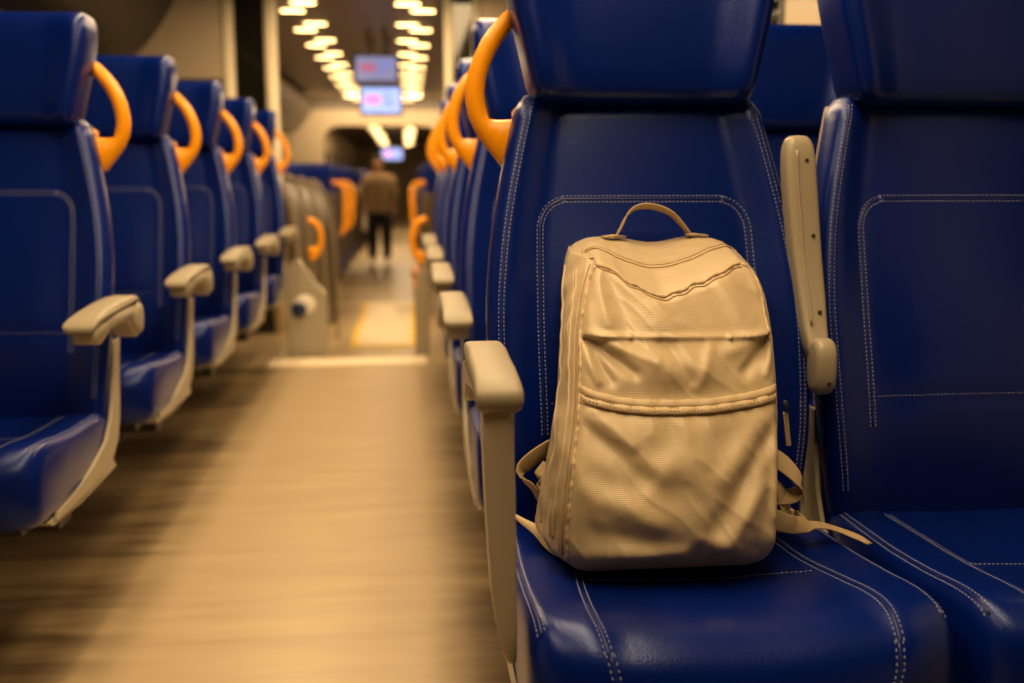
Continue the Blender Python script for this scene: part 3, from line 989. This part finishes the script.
# zipper tape along the top gusset
def on_top(path, step=.005): return project(bagbvh, spline([(p[0], p[1], 1.2) for p in path], step), (0, 0, -1), back=0.0)
zp = [(.262, 1.500), (.285, 1.485), (.312, 1.472), (.340, 1.462), (.372, 1.460), (.404, 1.466), (.441, 1.480), (.475, 1.497), (.500, 1.52)]
hz = [h for h in on_top(zp) if h]
bs = bmesh.new()
if len(hz) > 2: ribbon(bs, [p+n*.001 for p, n in hz], .013, [n.cross(hz[min(i+1, len(hz)-1)][0]-hz[max(i-1, 0)][0]).normalized() for i, (p, n) in enumerate(hz)], .0014)
bobj('zipper_tape', bs, M['fabric_band'])
bs = bmesh.new(); seam_tube(bs, hz, .0016, .0014); bobj('top_zipper', bs, M['zip'])
bt = bmesh.new()
for dy in (-.006, .006): dashes(bt, on_top([(p[0], p[1]+dy*1.7) for p in zp], .0045), length=.003, wd=.0005, ht=.0007)
bobj('top_stitching', bt, M['thread_khaki'], smooth=False)

# pocket band across the front: two folded strips lapping over the pocket
def band(path, wz, th, seed, lift=.0015):
    hits = on_front(path, .004)
    hits = [h for h in hits if h]
    bmm = bmesh.new(); rings = []
    for i, (p, n) in enumerate(hits):
        n = Vector((0, -1, .0)); y = p.y
        wv = .0012*sin(i*.9+seed)+.0008*sin(i*2.3)
        hw = wz/2
        prof = [(-hw, .0), (-hw*1.02, th*.6), (-hw*.8, th), (0, th*1.12), (hw*.8, th*.95), (hw*1.02, th*.5), (hw, 0), (0, -.004)]
        rings.append([Vector((p.x, y-lift-d-wv*.5+(.55*zz), p.z+zz+wv*.3)) for zz, d in prof])
    loft(bmm, rings)
    return bmm
upper = [(.226, .7165), (.267, .706), (.300, .7015), (.335, .700), (.380, .700), (.419, .7025), (.460, .707), (.500, .714)]
lower = [(.226, .7065), (.267, .6975), (.300, .694), (.335, .692), (.380, .6925), (.419, .695), (.460, .699), (.500, .7055)]
bd = bobj('pocket_band', band(upper, .010, .0045, 0), M['fabric_band'])
bobj('pocket_zipper_flap', band(lower, .009, .0058, 2), M['fabric_band'])
bt = bmesh.new()
for pth, dz, dy in ((upper, -.0045, -.0075), (lower, .0012, -.0086)):
    hs = [h for h in on_front([(x, z+dz) for x, z in pth], .0045) if h]
    dashes(bt, [(p+Vector((0, dy, 0)), Vector((0, -1, .3)).normalized()) for p, n in hs], length=.003, wd=.0005, ht=.0007)
bobj('band_stitching', bt, M['thread_khaki'], smooth=False)
# shadow gap cord right below the band
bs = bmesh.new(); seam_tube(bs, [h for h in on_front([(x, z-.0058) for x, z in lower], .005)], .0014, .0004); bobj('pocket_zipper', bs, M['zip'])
# zipper pull hanging at the right
bs = bmesh.new(); ribbon(bs, [(.4990, 1.272, .702), (.5035, 1.273, .694), (.506, 1.280, .684)], .005, (1, 0, 0), .0015); bobj('pull_cord', bs, M['frame'])
bs = bmesh.new(); box(bs, .5020, .5085, 1.281, 1.2845, .636, .684)
bmesh.ops.rotate(bs, cent=(.505, 1.28, .684), matrix=Matrix.Rotation(radians(-8), 3, 'Y'), verts=bs.verts)
bobj('zipper_pull', bs, M['web'], smooth=False, bevel=.0012)

# top carry handle
hp = [(.318, 1.573, .893), (.326, 1.572, .903), (.335, 1.570, .920), (.345, 1.569, .940), (.358, 1.568, .951), (.376, 1.568, .954), (.398, 1.568, .950), (.418, 1.569, .940), (.436, 1.571, .922), (.450, 1.573, .905), (.458, 1.575, .893)]
sp = spline(hp, .006)
wdir = []
for i in range(len(sp)):
    t = i/(len(sp)-1); wdir.append(Vector((-.12+.25*t, 1, -.55+.35*t)).normalized())
bs = bmesh.new(); ribbon(bs, sp, [.020+.003*sin(pi*i/len(sp)) for i in range(len(sp))], wdir, .003); bobj('carry_handle', bs, M['web'])
bs = bmesh.new(); ribbon(bs, [(.305, 1.560, .906), (.325, 1.566, .908), (.340, 1.572, .906)], .018, (0, 1, 0), .003)
ribbon(bs, [(.440, 1.566, .909), (.456, 1.568, .909), (.475, 1.566, .907)], .018, (0, 1, 0), .003); bobj('handle_anchor', bs, M['web'])

# shoulder straps: folded loops at both sides and tails on the seat
bs = bmesh.new()
ribbon(bs, spline([(.230, 1.475, .600), (.205, 1.463, .592), (.180, 1.452, .580), (.164, 1.446, .566), (.166, 1.444, .554), (.178, 1.444, .540), (.192, 1.446, .523), (.206, 1.452, .508)], .006), .030, (.35, .4, -.6), .003)
bobj('shoulder_strap', bs, M['web'])
bs = bmesh.new()
ribbon(bs, spline([(.205, 1.44, .572), (.190, 1.430, .556), (.196, 1.428, .540), (.208, 1.435, .524)], .005), .024, (.1, .5, .7), .003)
bobj('strap_fold', bs, M['web'])
bs = bmesh.new()
ribbon(bs, spline([(.197, 1.40, .530), (.184, 1.390, .515), (.182, 1.375, .500), (.190, 1.36, .489), (.205, 1.35, .484)], .005), .022, (.2, -.8, .2), .003)
bobj('strap_keeper', bs, M['fabric_band'])
bs = bmesh.new()
ribbon(bs, spline([(.150, 1.420, .503), (.162, 1.405, .498), (.178, 1.382, .493), (.192, 1.350, .487), (.206, 1.325, .486), (.222, 1.31, .486)], .006), [.006+.0011*min(i, 22) for i in range(60)], (.35, .45, .8), .0025)
bobj('strap_tail', bs, M['fabric_band'])
# right side
bs = bmesh.new()
ribbon(bs, spline([(.500, 1.44, .590), (.530, 1.40, .590), (.546, 1.375, .580), (.560, 1.362, .564), (.566, 1.362, .550), (.560, 1.366, .540), (.545, 1.372, .534), (.520, 1.385, .532)], .006), .026, (.1, .55, .5), .0028)
bobj('shoulder_strap', bs, M['web'])
bs = bmesh.new()
ribbon(bs, spline([(.520, 1.395, .560), (.537, 1.378, .548), (.543, 1.371, .530), (.546, 1.366, .512), (.540, 1.362, .496), (.530, 1.362, .486)], .006), .018, (1, .3, 0), .003)
bobj('strap_webbing', bs, M['web'])
bs = bmesh.new(); box(bs, .548, .554, 1.352, 1.376, .496, .520); box(bs, .562, .568, 1.352, 1.376, .496, .512); box(bs, .554, .562, 1.352, 1.376, .496, .501)
bobj('strap_buckle', bs, M['web'], smooth=False, bevel=.0015)
bs = bmesh.new()
ribbon(bs, spline([(.505, 1.33, .520), (.522, 1.322, .514), (.540, 1.322, .509), (.556, 1.330, .506), (.575, 1.338, .502), (.594, 1.345, .498), (.612, 1.345, .4925), (.628, 1.335, .4885), (.640, 1.315, .486), (.648, 1.298, .482)], .006),
       [max(.011, .030-.0006*i) for i in range(200)], [Vector((.1, .15, 1))]*8+[Vector((0, .55, .75))]*4+[Vector((.10, 1, .12))]*200, .0025)
bobj('strap_tail', bs, M['web'])

# ================================================================== BEYOND THE SEATS
def low_panel(x0, x1, y, flip, label):
    t = thing('side_panel', label, 'panel', ((x0+x1)/2, y, 0))
    hw = (x1-x0)/2
    o_ = [(-hw, .002), (-hw, .50), (-hw+.03, .545), (-hw*.3, .56), (hw*.5, .42), (hw, .36), (hw, .002)]
    if flip: o_ = [(-a, b) for a, b in o_][::-1]
    bm = bmesh.new(); prism(bm, o_, -.03, .03, 'Y')
    obj('panel_board', bm, M['plastic'], t, smooth=False, bevel=.012)
    return t, hw
pl, hw = low_panel(-.690, -.465, 5.72, False, 'low beige panel with slanted top and round button, left of the aisle step')
bm = bmesh.new(); loft(bm, [[(-.01+r*cos(2*pi*i/24), -.031-d, .30+r*.9*sin(2*pi*i/24)) for i in range(24)] for r, d in ((.062, -.01), (.062, .006), (.056, .010))]); obj('button_plate', bm, M['white'], pl)
bm = bmesh.new(); loft(bm, [[(-.04+r*cos(2*pi*i/24), -.041-d, .275+r*sin(2*pi*i/24)) for i in range(24)] for r, d in ((.042, -.01), (.042, .008), (.034, .014))]); obj('button', bm, M['navy'], pl)
pr_, hw = low_panel(.030, .112, 5.72, True, 'narrow low beige panel at the right end of the aisle step')
bm = bmesh.new()
bmesh.ops.create_uvsphere(bm, u_segments=16, v_segments=10, radius=.042)
bmesh.ops.scale(bm, vec=(.8, .8, 1.1), verts=bm.verts)
bmesh.ops.translate(bm, vec=(-.030, .0, .47), verts=bm.verts)
tube(bm, [(-.030, 0, .46), (-.030, 0, .38), (-.02, 0, .30)], .022, 10)
obj('rail_end', bm, M['skin'], pr_)
# the recess between the panels: risers
struct('trim_5', nb(SX0-.119, SX0-.099, 5.63, YP+.1, LOW+.001, .02), M['plastic'])
struct('trim_6', nb(SX1-.001, SX1+.019, 5.63, YP+.1, LOW+.001, .02), M['plastic'])

# low orange grab handles on the side panels
def low_handle(par, x, z, s, sc=1.0):
    bm = bmesh.new()
    pts = [(0, 0, .12*sc), (s*.045*sc, 0, .10*sc), (s*.075*sc, 0, .05*sc), (s*.082*sc, 0, -.01*sc), (s*.07*sc, 0, -.07*sc), (s*.04*sc, 0, -.12*sc), (0, 0, -.145*sc)]
    tube(bm, spline(pts, .012), .020*sc, 10)
    prism(bm, [(0, -.14*sc), (s*.045*sc, -.11*sc), (s*.06*sc, -.06*sc), (0, -.06*sc)], -.012, .012, 'Y')
    o = obj('grab_handle', bm, M['orange'], par); o.location = (x, 0, z); return o
low_handle(pl, .02, .675, 1, .85)
low_handle(pr_, .034, .66, -1, 1.0)

# curved ribbed balustrade on the left behind the partition
t = thing('balustrade', 'curved beige ribbed balustrade left of the lower aisle beyond the posts', 'railing', (-.86, 7.0, LOW))
for j in range(4):
    bm = bmesh.new()
    x = j*.06; y = j*.30
    pts = [(x-.06, y, 1.30-.02*j), (x, y, 1.27-.02*j), (x+.05, y, 1.15-.02*j), (x+.085, y, .95), (x+.105, y, .70), (x+.115, y, .35), (x+.115, y, .001)]
    tube(bm, spline(pts, .03), .014, 10)
    obj('rib', bm, M['rib'], t)
bm = bmesh.new()
ringsb = []
for j in range(4):
    x = j*.06; y = j*.30
    ringsb.append([Vector(p) for p in spline([(x-.06, y, 1.28-.02*j), (x, y, 1.25-.02*j), (x+.05, y, 1.13-.02*j), (x+.085, y, .93), (x+.105, y, .70), (x+.115, y, .35), (x+.115, y, .01)], .06)][:20])
n_ = min(len(r) for r in ringsb); ringsb = [r[:n_] for r in ringsb]
ringsb = [r+[q+Vector((.004, .012, 0)) for q in r[::-1]] for r in ringsb]
loft(bm, ringsb); obj('infill', bm, M['shell_dark'], t)

# tread plate with yellow edges on the lower floor
t = thing('tread_plate', 'pale tread plate with yellow edges set in the lower aisle floor', 'floor plate', (-.20, 8.9, LOW))
obj('plate', nb(-.21, .21, -1.35, 1.35, .0005, .006), M['plate'], t, smooth=False)
for xx in (-.255, .21): obj('yellow_edge', nb(xx+.0005, xx+.0445, -1.35, 1.35, .0005, .009), M['yellow'], t, smooth=False)
obj('yellow_edge', nb(-.2545, .2545, -1.395, -1.351, .0005, .009), M['yellow'], t, smooth=False)

# seats beyond the partition, backs towards us, on the lower floor
def far_seat(x, y, hs, label, grp, src):
    o = copy_tree(src); o.location = (x, y, LOW); o.rotation_euler = (0, 0, pi)
    for c in o.children:
        if c.name.startswith('seat_shell'):
            c.data = dark_shell; 
    o['label'] = label
    o['group'] = grp
    return o
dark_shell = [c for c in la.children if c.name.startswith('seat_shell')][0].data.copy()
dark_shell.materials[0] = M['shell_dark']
# a seat turned round has its handle on the other side: the left pair copies the right aisle seat
for i in range(5):
    y = 9.3+1.15*i
    wh = ['first', 'second', 'third', 'fourth', 'fifth'][i]
    for sx, src, sd in ((-.88, rw, 'left'), (.36, lw, 'right')):
        o = far_seat(sx, y, 0, 'distant seat with its dark back turned, %s on the %s beyond the posts' % (wh, sd), 'seats facing away beyond the posts', src)
        if i < 2:
            h = bmesh.new(); s_ = -1 if sd == 'left' else 1
            tube(h, spline([(s_*.20, -.12, 1.22), (s_*.29, -.12, 1.19), (s_*.315, -.12, 1.10), (s_*.31, -.12, .95), (s_*.30, -.12, .82), (s_*.25, -.12, .74), (s_*.20, -.12, .72)], .03), .026, 10)
            obj('grab_handle', h, M['orange'], o)

for i in range(4):
    for sx, src, sd in ((-.96, lw, 'left'), (-1.525, lw, 'left'), (.40, rw, 'right'), (.955, rw, 'right')):
        o = copy_tree(src); o.location = (sx, 18.2+.95*i, LOW); o.rotation_euler = (0, 0, pi)
        o['label'] = 'tiny blurred seat %s beyond the far bulkhead, %s row, %s of the aisle' % ('by the wall' if abs(sx-AX) > 1 else 'by the aisle', ords[i].replace('nearest', 'first'), sd)
        o['group'] = 'seats beyond the far bulkhead on the %s' % sd
# displays hung from the ceiling
def display(x, y, z, w_, h_, label, dim=False):
    t = thing('ceiling_display', label, 'screen', (x, y, z), 0, None)
    obj('casing', nb(-w_/2-.02, w_/2+.02, 0, .07, -h_/2-.02, h_/2+.02), M['frame'], t, smooth=False, bevel=.006)
    obj('screen_panel', nb(-w_/2, w_/2, -.004, .0, -h_/2, h_/2), M['screen_dim'] if dim else M['screen'], t, smooth=False)
    bm = bmesh.new()
    for k_ in range(3): box(bm, -w_*.40, -w_*.02, -.007, -.0041, h_*(.02-.11*k_)+.02, h_*(.085-.11*k_)+.02)
    obj('red_text', bm, M['red_dim'] if dim else M['red'], t, smooth=False)
    bm = bmesh.new(); random.seed(int(y*10))
    for k_ in range(4): box(bm, w_*.08, w_*(.2+.2*random.random()), -.007, -.0041, h_*(.25-.15*k_), h_*(.30-.15*k_))
    obj('blue_text', bm, M['screen_print'], t, smooth=False)
    bm = bmesh.new()
    for sx in (-.1, .1): tube(bm, [(sx*w_*2, .035, h_/2+.019), (sx*w_*2, .035, CEIL-z-.001)], .012, 8)
    obj('hanger', bm, M['frame'], t)
display(-.215, 9.0, 1.675, .335, .215, 'lower and brighter blue ceiling display with red text above the far aisle')
display(-.235, 8.4, 1.88, .325, .190, 'upper dimmer blue ceiling display hanging above the brighter one', True)
display(-.27, 19.0, 1.46, .36, .20, 'tiny distant blue display seen through the far bulkhead opening')

# a person far down the aisle
def person(x, y, z, label, sc=1.0):
    t = thing('person', label, 'person', (x, y, z), 0)
    bm = bmesh.new()
    J = [((0, 0, .90), .13), ((0, 0, 1.05), .12), ((0, -.01, 1.22), .15), ((0, 0, 1.36), .13), ((0, 0, 1.43), .055), ((0, -.015, 1.50), .06), ((0, -.02, 1.57), .092), ((0, -.01, 1.66), .07)]
    E = [(i, i+1) for i in range(7)]
    for s in (-1, 1):
        b = len(J); J += [((s*.10, 0, .82), .095), ((s*.11, -.03*s, .48), .062), ((s*.11, .05*s, .10), .045), ((s*.12, .05*s-.10, .045), .035)]
        E += [(0, b), (b, b+1), (b+1, b+2), (b+2, b+3)]
        b = len(J); J += [((s*.20, 0, 1.36), .06), ((s*.24, .02, 1.10), .045), ((s*.23, -.08, .87), .034), ((s*.225, -.11, .79), .036)]
        E += [(3, b), (b, b+1), (b+1, b+2), (b+2, b+3)]
    me = bpy.data.meshes.new('body'); me.from_pydata([j[0] for j in J], E, []); me.materials.append(M['skin'])
    o = bpy.data.objects.new('body', me); C.objects.link(o); o.parent = t
    sk = o.modifiers.new('skin', 'SKIN')
    for v, j in zip(me.skin_vertices[0].data, J): v.radius = (j[1], j[1])
    me.skin_vertices[0].data[0].use_root = True
    o.modifiers.new('sub', 'SUBSURF').levels = 2
    for m_ in o.modifiers:
        if m_.type == 'SKIN': m_.use_smooth_shade = True
    # jacket and trousers
    bm = bmesh.new()
    def ell(cx, cy, z_, a, b, n=20): return [(cx+a*cos(2*pi*i/n), cy+b*sin(2*pi*i/n), z_) for i in range(n)]
    loft(bm, [ell(0, 0, .82, .185, .15), ell(0, 0, .95, .18, .15), ell(0, 0, 1.10, .175, .15), ell(0, 0, 1.28, .215, .165), ell(0, 0, 1.38, .19, .15), ell(0, 0, 1.44, .10, .09)], False, False)
    for s in (-1, 1): tube(bm, [(s*.17, 0, 1.38), (s*.22, .01, 1.28), (s*.243, .02, 1.10), (s*.232, -.06, .92)], [.075, .072, .062, .052], 12)
    obj('jacket', bm, M['jacket'], t)
    bm = bmesh.new()
    loft(bm, [ell(0, 0, .95, .17, .14), ell(0, 0, .80, .185, .145), ell(0, 0, .76, .18, .13)], False, False)
    for s in (-1, 1): tube(bm, [(s*.095, 0, .85), (s*.105, -.015*s, .65), (s*.112, -.03*s, .48), (s*.112, .05*s, .12)], [.11, .10, .085, .07], 14)
    obj('trousers', bm, M['trousers'], t)
    bm = bmesh.new(); bmesh.ops.create_uvsphere(bm, u_segments=18, v_segments=12, radius=.108)
    for v in bm.verts:
        if v.co.y < -.03 and v.co.z < .04: v.co.y = -.03
    bmesh.ops.translate(bm, vec=(0, .015, 1.61), verts=bm.verts); obj('hair', bm, M['hair'], t)
    for s in (-1, 1):
        bm = bmesh.new(); bmesh.ops.create_uvsphere(bm, u_segments=8, v_segments=6, radius=.013); bmesh.ops.translate(bm, vec=(s*.033, -.108, 1.585), verts=bm.verts); obj('eye', bm, M['frame'], t)
    t.scale = (sc, sc, sc)
    return t
person(-.42, 15.0, LOW, 'blurred distant person in brown jacket and dark trousers standing in the far aisle', .93)
